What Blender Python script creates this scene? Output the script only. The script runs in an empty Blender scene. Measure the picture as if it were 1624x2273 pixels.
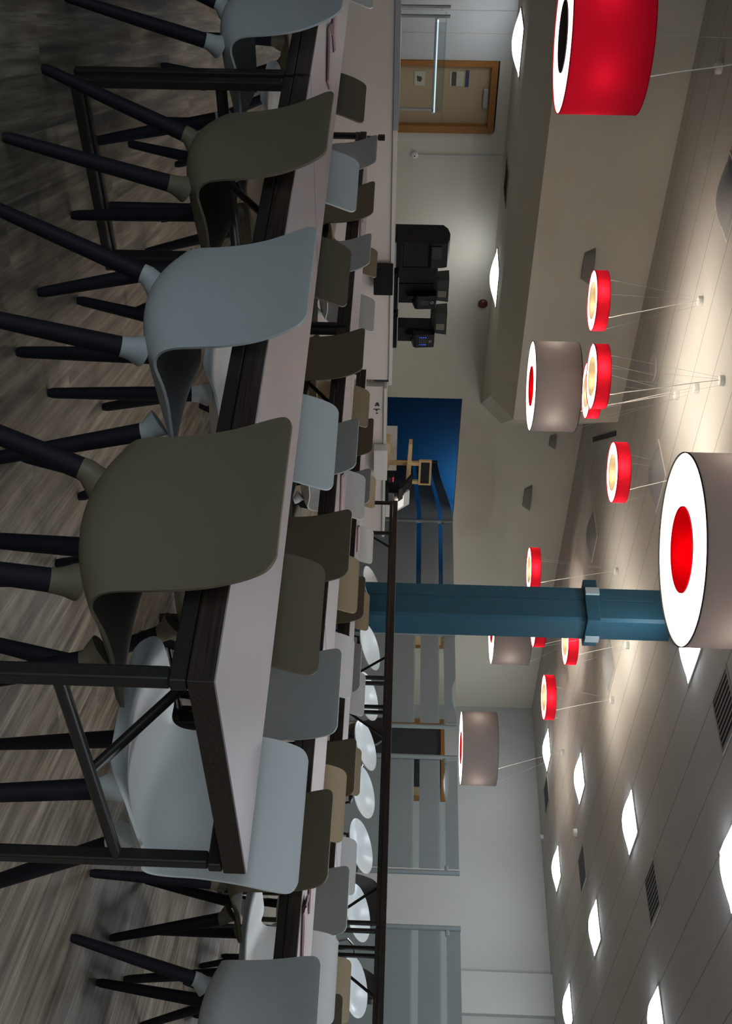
import bpy, bmesh, math, random
from mathutils import Vector, Matrix
random.seed(7)
PI = math.pi
scene = bpy.context.scene
C = scene.collection
# ------------------------------------------------------------------ camera
EYE = 1.085                       # camera height above the floor
TH, PITCH, ROLL = math.radians(46.2), math.radians(-1.55), math.radians(1.58)
R0 = Vector((math.cos(TH), -math.sin(TH), 0)); F0 = Vector((math.sin(TH), math.cos(TH), 0)); U0 = Vector((0, 0, 1))
up_ = -math.sin(PITCH) * F0 + math.cos(PITCH) * U0
a_ax = math.cos(ROLL) * R0 + math.sin(ROLL) * up_      # right of the upright view
b_ax = -math.sin(ROLL) * R0 + math.cos(ROLL) * up_     # up of the upright view
fwd = math.cos(PITCH) * F0 + math.sin(PITCH) * U0
cam_d = bpy.data.cameras.new('camera'); cam = bpy.data.objects.new('camera', cam_d); C.objects.link(cam)
m = Matrix((b_ax, -a_ax, -fwd)).transposed().to_4x4()  # the photograph was taken with the phone on its side
m.translation = Vector((0, 0, EYE)); cam.matrix_world = m
cam_d.sensor_fit = 'VERTICAL'; cam_d.sensor_height = 36; cam_d.sensor_width = 36
cam_d.lens = 2557 / 2273 * 36; cam_d.clip_start = .05; cam_d.clip_end = 100
scene.camera = cam
# ------------------------------------------------------------------ world, exposure
w = bpy.data.worlds.new('world'); scene.world = w; w.use_nodes = True
w.node_tree.nodes['Background'].inputs[0].default_value = (.02, .022, .025, 1)
w.node_tree.nodes['Background'].inputs[1].default_value = .3
vs = scene.view_settings
vs.view_transform = 'Standard'; vs.look = 'None'; vs.gamma = 1; vs.use_curve_mapping = False; vs.exposure = 0.0
scene.display_settings.display_device = 'sRGB'
PANEL_E, RECESS_E, RING_W, DRUM_W = 26.0, 8.5, 9.0, 11.0
ADDED_FILL_W = 140.0                 # fill lamp added out of view at left to brighten the near chairs
da = bpy.data.lights.new('added_fill', 'AREA'); da.shape = 'RECTANGLE'; da.size = 5.4; da.size_y = 1.1; da.energy = ADDED_FILL_W; da.color = (.80, .89, 1.0)
do = bpy.data.objects.new('added_fill', da); C.objects.link(do); do.location = (-3.6, -.7, 1.45); do.rotation_euler = (PI / 2, 0, -PI / 2)
# ------------------------------------------------------------------ materials
MATS = {}
def newmat(name):
    mt = bpy.data.materials.new(name); mt.use_nodes = True; MATS[name] = mt
    return mt, mt.node_tree, mt.node_tree.nodes['Principled BSDF']
def N(nt, typ, **kw):
    n = nt.nodes.new(typ)
    for k, v in kw.items(): setattr(n, k, v)
    return n
def val(nt, x):
    n = N(nt, 'ShaderNodeValue'); n.outputs[0].default_value = x; return n.outputs[0]
def mth(nt, op, a, b=None, c=None):
    n = N(nt, 'ShaderNodeMath', operation=op)
    for i, v in enumerate((a, b, c)):
        if v is None: continue
        if isinstance(v, (int, float)): n.inputs[i].default_value = v
        else: nt.links.new(v, n.inputs[i])
    return n.outputs[0]
def mixc(nt, fac, a, b):
    n = N(nt, 'ShaderNodeMix', data_type='RGBA')
    if isinstance(fac, (int, float)): n.inputs[0].default_value = fac
    else: nt.links.new(fac, n.inputs[0])
    for i, v in ((6, a), (7, b)):
        if isinstance(v, tuple): n.inputs[i].default_value = v + (1,) if len(v) == 3 else v
        else: nt.links.new(v, n.inputs[i])
    return n.outputs[2]
def noise(nt, vec, scale, detail=3, rough=.55):
    n = N(nt, 'ShaderNodeTexNoise'); n.inputs['Scale'].default_value = scale; n.inputs['Detail'].default_value = detail
    n.inputs['Roughness'].default_value = rough
    if vec is not None: nt.links.new(vec, n.inputs['Vector'])
    return n.outputs['Fac']
def plain(name, col, rough=.5, spec=.5, metal=0, var=.06, vscale=8, bump=0, bscale=60):
    mt, nt, p = newmat(name)
    tc = N(nt, 'ShaderNodeTexCoord').outputs['Object']
    f = noise(nt, tc, vscale)
    lo = tuple(max(0, c * (1 - var)) for c in col); hi = tuple(min(1, c * (1 + var)) for c in col)
    nt.links.new(mixc(nt, f, lo, hi), p.inputs['Base Color'])
    p.inputs['Roughness'].default_value = rough; p.inputs['Metallic'].default_value = metal
    p.inputs['Specular IOR Level'].default_value = spec
    if bump:
        b = N(nt, 'ShaderNodeBump'); b.inputs['Strength'].default_value = bump; b.inputs['Distance'].default_value = .002
        nt.links.new(noise(nt, tc, bscale, 4), b.inputs['Height']); nt.links.new(b.outputs[0], p.inputs['Normal'])
    return mt
def emis(name, col, strength):
    mt, nt, p = newmat(name)
    nt.nodes.remove(p); e = N(nt, 'ShaderNodeEmission'); e.inputs[0].default_value = col + (1,)
    e.inputs[1].default_value = strength
    nt.links.new(e.outputs[0], nt.nodes['Material Output'].inputs[0])
    return mt
def fabric(name, col, tcol, mix=.5, lined=False):
    mt, nt, p = newmat(name)
    tc = N(nt, 'ShaderNodeTexCoord').outputs['Object']
    mp = N(nt, 'ShaderNodeMapping'); mp.inputs['Scale'].default_value = (60, 60, 400); nt.links.new(tc, mp.inputs[0])
    f = noise(nt, mp.outputs[0], 1.0, 2)
    c_ = mixc(nt, f, tuple(c * .9 for c in col), col)
    if lined:                                     # pale lining on the inside of the fabric
        c_ = mixc(nt, N(nt, 'ShaderNodeNewGeometry').outputs['Backfacing'], c_, (.78, .77, .74))
    nt.links.new(c_, p.inputs['Base Color'])
    p.inputs['Roughness'].default_value = .9; p.inputs['Specular IOR Level'].default_value = .1
    t = N(nt, 'ShaderNodeBsdfTranslucent'); nt.links.new(mixc(nt, f, tuple(c * .9 for c in tcol), tcol), t.inputs[0])
    mx = N(nt, 'ShaderNodeMixShader'); mx.inputs[0].default_value = mix
    nt.links.new(p.outputs[0], mx.inputs[1]); nt.links.new(t.outputs[0], mx.inputs[2])
    nt.links.new(mx.outputs[0], nt.nodes['Material Output'].inputs[0])
    return mt

plain('wall_paint', (.475, .495, .48), .85, .2, var=.02, vscale=1.5, bump=.1, bscale=140)
plain('beige_paint', (.59, .57, .48), .85, .2, var=.02, vscale=1.5, bump=.1, bscale=140)
plain('recess_paint', (.56, .60, .60), .8, .2, var=.02, vscale=1.2)
plain('blue_paint', (.018, .17, .42), .7, .3, var=.05, vscale=1)
plain('shell_olive', (.185, .155, .105), .5, .35, var=.03, bump=.08, bscale=350)
plain('shell_olive_lit', (.44, .365, .24), .5, .35, var=.03, bump=.08, bscale=350)  # olive shell made lighter: light on the farther facing rows, in the colour
plain('shell_pale_shade', (.49, .51, .52), .48, .4, var=.03, bump=.08, bscale=350)  # pale shell made darker: shade on the chair backs, in the colour
plain('shell_pale_lit', (.80, .82, .82), .45, .4, var=.02, bump=.08, bscale=350)  # the same pale shell, with light on the facing rows in its colour
plain('stool_white', (.74, .80, .82), .3, .5, var=.02)
plain('black_leg', (.014, .013, .020), .65, .25, var=.2, vscale=30)
plain('black_steel', (.022, .02, .018), .35, .5, var=.2, vscale=20)
plain('top_laminate', (.40, .355, .37), .42, .45, var=.04, vscale=5)
plain('counter_front', (.72, .665, .63), .5, .4, var=.03, vscale=2)
plain('counter_lip', (.70, .69, .66), .4, .4, var=.02)
plain('dark_gap', (.03, .03, .035), .6, .3)
plain('steel', (.45, .47, .48), .35, .5, metal=.8, var=.05)
plain('post_grey', (.30, .35, .36), .45, .5, metal=.2, var=.04)
plain('black_plastic', (.005, .0055, .007), .45, .25, var=.2)
plain('black_leather', (.006, .006, .007), .35, .5, var=.3, bump=.2, bscale=90)
plain('smoked', (.05, .055, .05), .2, .5)
plain('beans', (.20, .19, .16), .6, .3, var=.3, vscale=90)
plain('oak_frame', (.30, .13, .03), .5, .4, var=.2, vscale=14)
plain('door_leaf', (.40, .31, .19), .55, .3, var=.05, vscale=6)
plain('pine', (.62, .44, .22), .6, .3, var=.1, vscale=16)
plain('dark_door', (.025, .032, .036), .3, .5)
plain('white_plastic', (.72, .72, .70), .5, .4, var=.02)
plain('paper', (.45, .46, .36), .8, .2, var=.05)
plain('paper_dark', (.10, .07, .05), .8, .2)
plain('paper_blue', (.05, .07, .14), .8, .2)
plain('column_blue', (.017, .080, .120), .5, .3, var=.05, vscale=3)
plain('tape', (.40, .48, .50), .6, .3)
plain('red_plastic', (.10, .015, .012), .4, .5)
plain('chrome', (.7, .7, .72), .15, .5, metal=1)
plain('menu_cover', (.07, .02, .025), .35, .5, var=.2)
plain('menu_page', (.55, .36, .37), .5, .3, var=.1)
plain('uplight_grey', (.26, .25, .22), .6, .3)
plain('vent_grey', (.33, .33, .30), .5, .4)
plain('unlit_diffuser', (.30, .31, .325), .5, .4, var=.03)
emis('panel_glow', (.88, .94, 1.0), PANEL_E)
emis('recess_glow', (.92, .95, 1.0), RECESS_E)
emis('added_corridor_glow', (.92, .95, 1.0), 6.0)
emis('blue_led', (.05, .1, 1.0), 2.5)
emis('red_led', (1.0, .02, .03), 1.6)
emis('screen_glow', (.95, .90, .82), .85)
emis('white_led', (.8, .95, 1.0), 1.2)
fabric('shade_red', (.55, .007, .03), (.27, .003, .011), .5, True)
fabric('ring_red', (.55, .007, .03), (.11, .0018, .0042), .5, True)
fabric('shade_grey', (.20, .195, .20), (.044, .040, .040), .5, True)
fabric('core_red', (.62, .008, .03), (.70, .006, .04), .5)
fabric('core_grey', (.10, .09, .085), (.08, .07, .065), .5)
fabric('shade_cream', (.80, .72, .56), (.90, .80, .60), .5)
fabric('lamp_diffuser', (.85, .85, .85), (.95, .93, .9), .75)
_m = MATS['lamp_diffuser']; _p = _m.node_tree.nodes['Principled BSDF']
_p.inputs['Emission Color'].default_value = (1, .97, .93, 1); _p.inputs['Emission Strength'].default_value = 5.0
fabric('lamp_top', (.8, .8, .8), (.95, .93, .88), .8)

def floor_mat():
    mt, nt, p = newmat('vinyl_floor')
    tc = N(nt, 'ShaderNodeTexCoord').outputs['Object']
    mp = N(nt, 'ShaderNodeMapping'); mp.inputs['Rotation'].default_value = (0, 0, math.radians(-67)); nt.links.new(tc, mp.inputs[0])
    v = mp.outputs[0]
    br = N(nt, 'ShaderNodeTexBrick'); br.offset = .37; br.squash = 1
    nt.links.new(v, br.inputs['Vector'])
    br.inputs['Color1'].default_value = (.0, .0, .0, 1); br.inputs['Color2'].default_value = (1, 1, 1, 1)
    br.inputs['Mortar'].default_value = (.5, .5, .5, 1)
    br.inputs['Scale'].default_value = 1; br.inputs['Brick Width'].default_value = 1.2; br.inputs['Row Height'].default_value = .16
    br.inputs['Mortar Size'].default_value = .0012; br.inputs['Bias'].default_value = 0
    st = N(nt, 'ShaderNodeMapping'); st.inputs['Scale'].default_value = (1.6, 26, 1); nt.links.new(v, st.inputs[0])
    sh = N(nt, 'ShaderNodeVectorMath', operation='ADD'); nt.links.new(st.outputs[0], sh.inputs[0])
    sc_ = N(nt, 'ShaderNodeVectorMath', operation='SCALE'); nt.links.new(br.outputs['Color'], sc_.inputs[0]); sc_.inputs['Scale'].default_value = 13
    nt.links.new(sc_.outputs[0], sh.inputs[1])
    g1 = noise(nt, sh.outputs[0], 1.0, 5, .6)
    st2 = N(nt, 'ShaderNodeMapping'); st2.inputs['Scale'].default_value = (2.0, 75, 1); nt.links.new(v, st2.inputs[0])
    g2 = noise(nt, st2.outputs[0], 1.0, 3, .6)
    g3 = noise(nt, v, 1.1, 2)
    cr = N(nt, 'ShaderNodeValToRGB'); nt.links.new(g1, cr.inputs[0]); e = cr.color_ramp.elements
    e[0].position = .30; e[0].color = (.07, .062, .055, 1); e[1].position = .72; e[1].color = (.52, .44, .34, 1)
    k = cr.color_ramp.elements.new(.45); k.color = (.20, .15, .105, 1)
    k = cr.color_ramp.elements.new(.58); k.color = (.33, .27, .195, 1)
    c2 = mixc(nt, mth(nt, 'MULTIPLY', mth(nt, 'GREATER_THAN', g2, .56), .45), cr.outputs[0], (.13, .10, .075))
    c3 = mixc(nt, mth(nt, 'MULTIPLY', g3, .3), c2, (.15, .16, .16))
    c4 = mixc(nt, mth(nt, 'MULTIPLY', mth(nt, 'GREATER_THAN', br.outputs['Fac'], .5), .5), c3, (.34, .31, .27))
    nt.links.new(c4, p.inputs['Base Color'])
    p.inputs['Roughness'].default_value = .48; p.inputs['Specular IOR Level'].default_value = .35
    b = N(nt, 'ShaderNodeBump'); b.inputs['Strength'].default_value = .15; b.inputs['Distance'].default_value = .002
    nt.links.new(g2, b.inputs['Height']); nt.links.new(b.outputs[0], p.inputs['Normal'])
floor_mat()
def ceiling_mat():
    mt, nt, p = newmat('ceiling_tile')
    tc = N(nt, 'ShaderNodeTexCoord').outputs['Object']
    sp = N(nt, 'ShaderNodeSeparateXYZ'); nt.links.new(tc, sp.inputs[0])
    def line(o, off, wdt):
        u = mth(nt, 'DIVIDE', mth(nt, 'SUBTRACT', o, off), .6)
        f = mth(nt, 'SUBTRACT', u, mth(nt, 'FLOOR', u))
        d = mth(nt, 'MINIMUM', f, mth(nt, 'SUBTRACT', 1.0, f))
        return mth(nt, 'LESS_THAN', d, wdt)
    lx = line(sp.outputs[0], .552, .009); ly = line(sp.outputs[1], .27, .013)
    f = noise(nt, tc, 3)
    base = mixc(nt, f, (.47, .465, .445), (.51, .505, .485))
    c = mixc(nt, mth(nt, 'MULTIPLY', lx, .35), base, (.62, .61, .59))
    c = mixc(nt, mth(nt, 'MULTIPLY', ly, .75), c, (.22, .21, .195))
    nt.links.new(c, p.inputs['Base Color']); p.inputs['Roughness'].default_value = .9; p.inputs['Specular IOR Level'].default_value = .1
    b = N(nt, 'ShaderNodeBump'); b.inputs['Strength'].default_value = .25; b.inputs['Distance'].default_value = .002
    nt.links.new(noise(nt, tc, 180, 3), b.inputs['Height']); nt.links.new(b.outputs[0], p.inputs['Normal'])
ceiling_mat()
def wood_mat():
    mt, nt, p = newmat('wenge')
    tc = N(nt, 'ShaderNodeTexCoord').outputs['Object']
    mp = N(nt, 'ShaderNodeMapping'); mp.inputs['Scale'].default_value = (90, 4, 180); nt.links.new(tc, mp.inputs[0])
    g = noise(nt, mp.outputs[0], 1.0, 4, .65)
    cr = N(nt, 'ShaderNodeValToRGB'); nt.links.new(g, cr.inputs[0]); e = cr.color_ramp.elements
    e[0].position = .35; e[0].color = (.016, .011, .009, 1); e[1].position = .75; e[1].color = (.065, .043, .033, 1)
    nt.links.new(cr.outputs[0], p.inputs['Base Color']); p.inputs['Roughness'].default_value = .45; p.inputs['Specular IOR Level'].default_value = .4
wood_mat()
def frosted_mat():
    mt, nt, p = newmat('frosted_glass')
    nt.nodes.remove(p)
    tc = N(nt, 'ShaderNodeTexCoord').outputs['Object']
    sp = N(nt, 'ShaderNodeSeparateXYZ'); nt.links.new(tc, sp.inputs[0]); z = sp.outputs[2]
    def band(lo, hi):
        return mth(nt, 'MULTIPLY', mth(nt, 'GREATER_THAN', z, lo), mth(nt, 'LESS_THAN', z, hi))
    clear = mth(nt, 'ADD', band(1.42, 1.50), band(1.785, 1.855))
    tr = N(nt, 'ShaderNodeBsdfTransparent'); tr.inputs[0].default_value = (.86, .9, .9, 1)
    gl = N(nt, 'ShaderNodeBsdfGlossy'); gl.inputs['Roughness'].default_value = .03; gl.inputs[0].default_value = (.9, .95, .95, 1)
    a = N(nt, 'ShaderNodeMixShader'); a.inputs[0].default_value = .04
    nt.links.new(tr.outputs[0], a.inputs[1]); nt.links.new(gl.outputs[0], a.inputs[2])
    df = N(nt, 'ShaderNodeBsdfDiffuse'); df.inputs[0].default_value = (.31, .34, .345, 1)
    tl = N(nt, 'ShaderNodeBsdfTranslucent'); tl.inputs[0].default_value = (.45, .5, .52, 1)
    m1 = N(nt, 'ShaderNodeMixShader'); m1.inputs[0].default_value = .4
    nt.links.new(df.outputs[0], m1.inputs[1]); nt.links.new(tl.outputs[0], m1.inputs[2])
    m2 = N(nt, 'ShaderNodeMixShader'); m2.inputs[0].default_value = .22
    nt.links.new(m1.outputs[0], m2.inputs[1]); nt.links.new(a.outputs[0], m2.inputs[2])
    m3 = N(nt, 'ShaderNodeMixShader'); nt.links.new(clear, m3.inputs[0])
    nt.links.new(m2.outputs[0], m3.inputs[1]); nt.links.new(a.outputs[0], m3.inputs[2])
    nt.links.new(m3.outputs[0], nt.nodes['Material Output'].inputs[0])
    mt2, nt, p = newmat('clear_glass'); nt.nodes.remove(p)
    tr = N(nt, 'ShaderNodeBsdfTransparent'); tr.inputs[0].default_value = (.88, .92, .92, 1)
    gl = N(nt, 'ShaderNodeBsdfGlossy'); gl.inputs['Roughness'].default_value = .02
    a = N(nt, 'ShaderNodeMixShader'); a.inputs[0].default_value = .08
    nt.links.new(tr.outputs[0], a.inputs[1]); nt.links.new(gl.outputs[0], a.inputs[2])
    nt.links.new(a.outputs[0], nt.nodes['Material Output'].inputs[0])
frosted_mat()
def sheet_mat():                      # wipe-clean wall sheets behind the counter, seams fixed with small screws
    mt, nt, p = newmat('wall_sheet')
    p.inputs['Base Color'].default_value = (.50, .53, .53, 1); p.inputs['Roughness'].default_value = .35
sheet_mat()

# ------------------------------------------------------------------ mesh helpers
def bm_():
    return bmesh.new()
def box(bm, x0, x1, y0, y1, z0, z1, mi=0):
    vs_ = [bm.verts.new(p) for p in ((x0, y0, z0), (x1, y0, z0), (x1, y1, z0), (x0, y1, z0), (x0, y0, z1), (x1, y0, z1), (x1, y1, z1), (x0, y1, z1))]
    for f in ((0, 3, 2, 1), (4, 5, 6, 7), (0, 1, 5, 4), (1, 2, 6, 5), (2, 3, 7, 6), (3, 0, 4, 7)):
        fc = bm.faces.new([vs_[i] for i in f]); fc.material_index = mi
    return bm
def frame_of(d):
    d = d.normalized(); u = Vector((0, 0, 1)) if abs(d.z) < .95 else Vector((1, 0, 0))
    s = d.cross(u).normalized(); return s, s.cross(d).normalized()
def tube(bm, pts, rads, n=14, cap=True, square=False):
    pts = [Vector(p) for p in pts]
    if isinstance(rads, (int, float)): rads = [rads] * len(pts)
    rings = []
    s = u = None
    for i, p in enumerate(pts):
        d = (pts[min(i + 1, len(pts) - 1)] - pts[max(i - 1, 0)]).normalized()
        if s is None: s, u = frame_of(d)
        else:
            s = (s - d * s.dot(d)).normalized(); u = s.cross(d).normalized()
        k = 4 if square else n
        off = PI / 4 if square else 0
        rr = rads[i] * (math.sqrt(2) if square else 1)
        rings.append([bm.verts.new(p + s * rr * math.cos(2 * PI * j / k + off) + u * rr * math.sin(2 * PI * j / k + off)) for j in range(k)])
    for a, b in zip(rings, rings[1:]):
        k = len(a)
        for j in range(k): bm.faces.new((a[j], a[(j + 1) % k], b[(j + 1) % k], b[j]))
    if cap:
        bm.faces.new(rings[0][::-1]); bm.faces.new(rings[-1])
    return bm
def lathe(bm, prof, c=(0, 0, 0), n=40, close=False):
    rings = []
    for r, z in prof:
        if r < 1e-6: rings.append([bm.verts.new((c[0], c[1], c[2] + z))])
        else: rings.append([bm.verts.new((c[0] + r * math.cos(2 * PI * j / n), c[1] + r * math.sin(2 * PI * j / n), c[2] + z)) for j in range(n)])
    seq = list(zip(rings, rings[1:]))
    if close: seq.append((rings[-1], rings[0]))
    for a, b in seq:
        for j in range(n):
            q = [a[j % len(a)], a[(j + 1) % len(a)], b[(j + 1) % len(b)], b[j % len(b)]]
            q2 = []
            for v in q:
                if v not in q2: q2.append(v)
            if len(q2) > 2: bm.faces.new(q2)
    return bm
def prism(bm, poly, axis, lo, hi):
    """extrude a 2D polygon along an axis: 'x' -> poly is (y,z); 'y' -> (x,z); 'z' -> (x,y)"""
    def P(p, t):
        return {'x': (t, p[0], p[1]), 'y': (p[0], t, p[1]), 'z': (p[0], p[1], t)}[axis]
    a = [bm.verts.new(P(p, lo)) for p in poly]; b = [bm.verts.new(P(p, hi)) for p in poly]
    n = len(poly)
    for i in range(n): bm.faces.new((a[i], a[(i + 1) % n], b[(i + 1) % n], b[i]))
    bm.faces.new(a[::-1]); bm.faces.new(b)
    return bm
def obj(name, bm, mat, parent=None, smooth=False, bevel=0, ang=35):
    bmesh.ops.recalc_face_normals(bm, faces=bm.faces)
    me = bpy.data.meshes.new(name); bm.to_mesh(me); bm.free()
    for mm in (mat if isinstance(mat, (list, tuple)) else [mat]): me.materials.append(MATS[mm])
    o = bpy.data.objects.new(name, me); C.objects.link(o)
    if parent is not None: o.parent = parent
    if smooth:
        for p in me.polygons: p.use_smooth = True
        try: me.set_sharp_from_angle(angle=math.radians(ang))
        except Exception: pass
    if bevel:
        b = o.modifiers.new('bevel', 'BEVEL'); b.width = bevel; b.segments = 2; b.limit_method = 'ANGLE'
    return o
def tag(o, label, cat, group=None, kind=None):
    if kind: o['kind'] = kind
    o['label'] = label; o['category'] = cat
    if group: o['group'] = group
    return o
def thing(name, label, cat, loc=(0, 0, 0), rz=0, group=None):
    o = bpy.data.objects.new(name, None); o.empty_display_size = .1; C.objects.link(o)
    o.location = loc; o.rotation_euler = (0, 0, rz)
    return tag(o, label, cat, group)
def struct(name, bm, mat, label=None):
    o = obj(name, bm, mat); o['kind'] = 'structure'
    if label: o['label'] = label
    return o
def dup(root, loc, rz, label, group=None, mats=None):
    r = root.copy(); C.objects.link(r); r.location = loc; r.rotation_euler = (0, 0, rz); r['label'] = label
    if group: r['group'] = group
    def rec(src, dst):
        for ch in list(src.children):
            if ch.name.split('.')[0] == '': continue
            c = ch.copy(); C.objects.link(c); c.parent = dst; c.matrix_parent_inverse = ch.matrix_parent_inverse.copy()
            rec(ch, c)
    rec(root, r)
    return r

# ------------------------------------------------------------------ the setting
CEIL = EYE + 2.976
YB = 14.1                                  # back wall
XR = 20.6                                  # right wall
YF = -3.6; XL = -3.4
struct('floor', box(bm_(), XL - .2, 24.2, YF - .2, 23.8, -.1, 0), 'vinyl_floor')
struct('ceiling', box(bm_(), XL - .2, 24.2, YF - .2, 23.8, CEIL, CEIL + .1), 'ceiling_tile')
OPX0, OPX1, OPZ = 12.03, 17.3, EYE + .99
b = bm_()
box(b, XL, 6.49, YB, YB + .15, 0, CEIL); box(b, 6.49, 7.46, YB, YB + .15, 2.22, CEIL); box(b, 7.46, OPX0, YB, YB + .15, 0, CEIL)
box(b, OPX0, OPX1, YB, YB + .15, OPZ, CEIL); box(b, OPX1, XR + .1, YB, YB + .15, 0, CEIL)
struct('wall_back', b, 'beige_paint')
b = bm_()
box(b, XR, XR + .15, YF, 11.8, 0, CEIL); box(b, XR, XR + .15, 11.8, 13.72, 2.2, CEIL); box(b, XR, XR + .15, 13.72, YB + .15, 0, CEIL)
struct('wall_right', b, 'wall_paint')
b = bm_(); WY0, WY1, WZ0, WZ1 = -3.4, 2.0, .9, 2.0
box(b, XL - .15, XL, YF, WY0, 0, CEIL); box(b, XL - .15, XL, WY1, YB + .15, 0, CEIL); box(b, XL - .15, XL, WY0, WY1, 0, WZ0); box(b, XL - .15, XL, WY0, WY1, WZ1, CEIL)
struct('wall_left', b, 'wall_paint')
b = bm_()
for yy in (WY0, -.73, WY1 - .05): box(b, XL - .1, XL - .04, yy, yy + .05, WZ0, WZ1)
box(b, XL - .1, XL - .04, WY0 + .05, WY1 - .05, WZ0, WZ0 + .05); box(b, XL - .1, XL - .04, WY0 + .05, WY1 - .05, WZ1 - .05, WZ1)
wn = obj('added_window_1', b, 'white_plastic'); wn['kind'] = 'structure'  # made-up window, out of view, that goes with the added fill lamp
obj('pane', box(bm_(), XL - .075, XL - .069, WY0 + .05, WY1 - .05, WZ0 + .05, WZ1 - .05), 'clear_glass', wn)
struct('wall_near', box(bm_(), XL - .15, XR + .15, YF - .15, YF, 0, CEIL), 'wall_paint')
b = bm_()
box(b, XR + .0, XR + .30, 7.64, 8.37, EYE + 1.39, CEIL)
# a boxed-in duct on the right wall
b2 = bm_(); box(b2, XR - .14, XR, 7.64, 8.37, EYE + 1.36, CEIL); b.free()
struct('trim_1', b2, 'wall_paint', 'boxed-in duct high on the right wall')
# the blue corridor behind the opening
b = bm_()
box(b, 11.2, 24.1, 23.6, 23.75, 0, CEIL); box(b, 11.05, 11.2, YB + .15, 23.75, 0, CEIL); box(b, 24.0, 24.15, YB + .15, 23.75, 0, CEIL)
struct('wall_corridor', b, 'blue_paint')
# bulkhead above the counter: tall fascia, sloping underside, lit strip along the wall
ZS, ZI = EYE + 1.553, EYE + 1.29
A1, A0 = (10.5, 11.9), (XL, 11.9)
bm = bm_()
V = [bm.verts.new(p) for p in (
    (XL, 11.9, CEIL), (10.5, 11.9, CEIL), (10.5, 11.9, ZS), (XL, 11.9, ZS),          # 0-3 fascia
    (XL, 12.68, ZI), (10.75, 12.68, ZI),                                              # 4,5 foot of the slope
    (XL, YB, ZI), (12.12, YB, ZI),                                                    # 6,7 strip at the wall
    (12.544, YB, EYE + 1.653), (12.5, YB, CEIL))]                                     # 8,9 chamfered end on the wall
for f in ((0, 3, 2, 1), (3, 4, 5, 2), (4, 6, 7, 5), (2, 5, 8), (5, 7, 8), (1, 2, 8, 9)):
    bm.faces.new([V[i] for i in f])
struct('wall_bulkhead', bm, 'beige_paint')
# wipe-clean sheets on the wall behind the counter
def sheet(x0, x1):
    return struct('wall_panel', box(bm_(), x0, x1, YB - .008, YB, .95, ZI), 'wall_sheet')
sheet(3.2, 5.855); sheet(5.865, 6.135); sheet(6.145, 6.48)
s_ = bm_()
for x in (5.872, 6.128):
    for z in (1.02, 1.13, 1.36, 1.46, 1.7, 1.81, 2.05):
        lathe(s_, [(0, 0), (.009, 0)], (x, 0, 0), 8) if 0 else None
        v = [s_.verts.new((x + .008 * math.cos(k * PI / 4), YB - .0095, z + .008 * math.sin(k * PI / 4))) for k in range(8)]; s_.faces.new(v)
        v2 = [s_.verts.new((q.co.x, YB - .008, q.co.z)) for q in v]
        for k in range(8): s_.faces.new((v[k], v[(k + 1) % 8], v2[(k + 1) % 8], v2[k]))
o = struct('trim_2', s_, 'steel', 'screw heads along the seams of the wall sheets')
# door behind the counter
b = bm_(); box(b, 6.49, 6.56, YB - .03, YB + .15, 0, 2.20); box(b, 7.36, 7.46, YB - .03, YB + .15, 0, 2.20); box(b, 6.56, 7.36, YB - .03, YB + .15, 2.12, 2.20)
d1 = obj('door_1', b, 'oak_frame'); d1['kind'] = 'structure'; d1['label'] = 'pale wood door in an oak frame behind the serving counter'
lf = obj('door_leaf', box(bm_(), 6.56, 7.36, YB + .05, YB + .095, .01, 2.12), 'door_leaf', d1)
cl = obj('door_closer', box(bm_(), 6.86, 7.12, YB + .0, YB + .05, 2.04, 2.10), 'vent_grey', d1, bevel=.006); cl['label'] = 'grey overhead door closer'
bb = bm_(); box(bb, 6.60, 7.34, YB + .042, YB + .05, .03, .20); obj('kick_plate', bb, 'steel', d1)
def notice(x0, x1, z0, z1, mat, lab):
    return tag(obj('notice', box(bm_(), x0, x1, YB + .044, YB + .05, z0, z1), mat), lab, 'notice', 'notices taped to the door behind the counter')
n_ = notice(6.66, 6.85, 1.15, 1.29, 'paper', 'lowest pale notice on the door behind the counter')
pb = bm_(); v = [pb.verts.new((x, YB + .0425, z)) for x, z in ((6.72, 1.18), (6.79, 1.19), (6.80, 1.23), (6.77, 1.25), (6.73, 1.24))]; pb.faces.new(v)
obj('printed_picture', pb, 'paper_dark', n_)
n_ = notice(6.655, 6.85, 1.60, 1.775, 'paper', 'tall two-tone notice on the door, brown part beside cream part')
obj('printed_block', box(bm_(), 6.66, 6.845, YB + .0415, YB + .044, 1.625, 1.685), 'paper_dark', n_)
notice(6.64, 6.86, 1.80, 1.845, 'paper_blue', 'narrow dark blue notice above the other door notices')
# double doors in the right wall and light door in the back wall corner
b = bm_(); box(b, XR - .03, XR + .15, 11.8, 11.9, 0, 2.2); box(b, XR - .03, XR + .15, 13.62, 13.72, 0, 2.2); box(b, XR - .03, XR + .15, 11.9, 13.62, 2.12, 2.2)
d2 = obj('door_2', b, 'oak_frame'); d2['kind'] = 'structure'; d2['label'] = 'dark double doors in an oak frame in the right wall'
obj('door_leaf', box(bm_(), XR + .04, XR + .085, 12.78, 13.61, .01, 2.12), 'dark_door', d2)
obj('door_leaf', box(bm_(), XR + .04, XR + .085, 12.14, 12.76, .01, 2.12), 'dark_door', d2)
lf3 = obj('side_panel', box(bm_(), XR + .02, XR + .07, 11.9, 12.13, .01, 2.12), 'door_leaf', d2)
b = bm_(); box(b, 17.75, 17.84, YB - .03, YB, 0, 2.12); box(b, 18.48, 18.58, YB - .03, YB, 0, 2.12); box(b, 17.84, 18.48, YB - .03, YB, 2.03, 2.12)
d3 = obj('door_3', b, 'oak_frame'); d3['kind'] = 'structure'; d3['label'] = 'light wood door in the back wall beyond the blue column'
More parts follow.
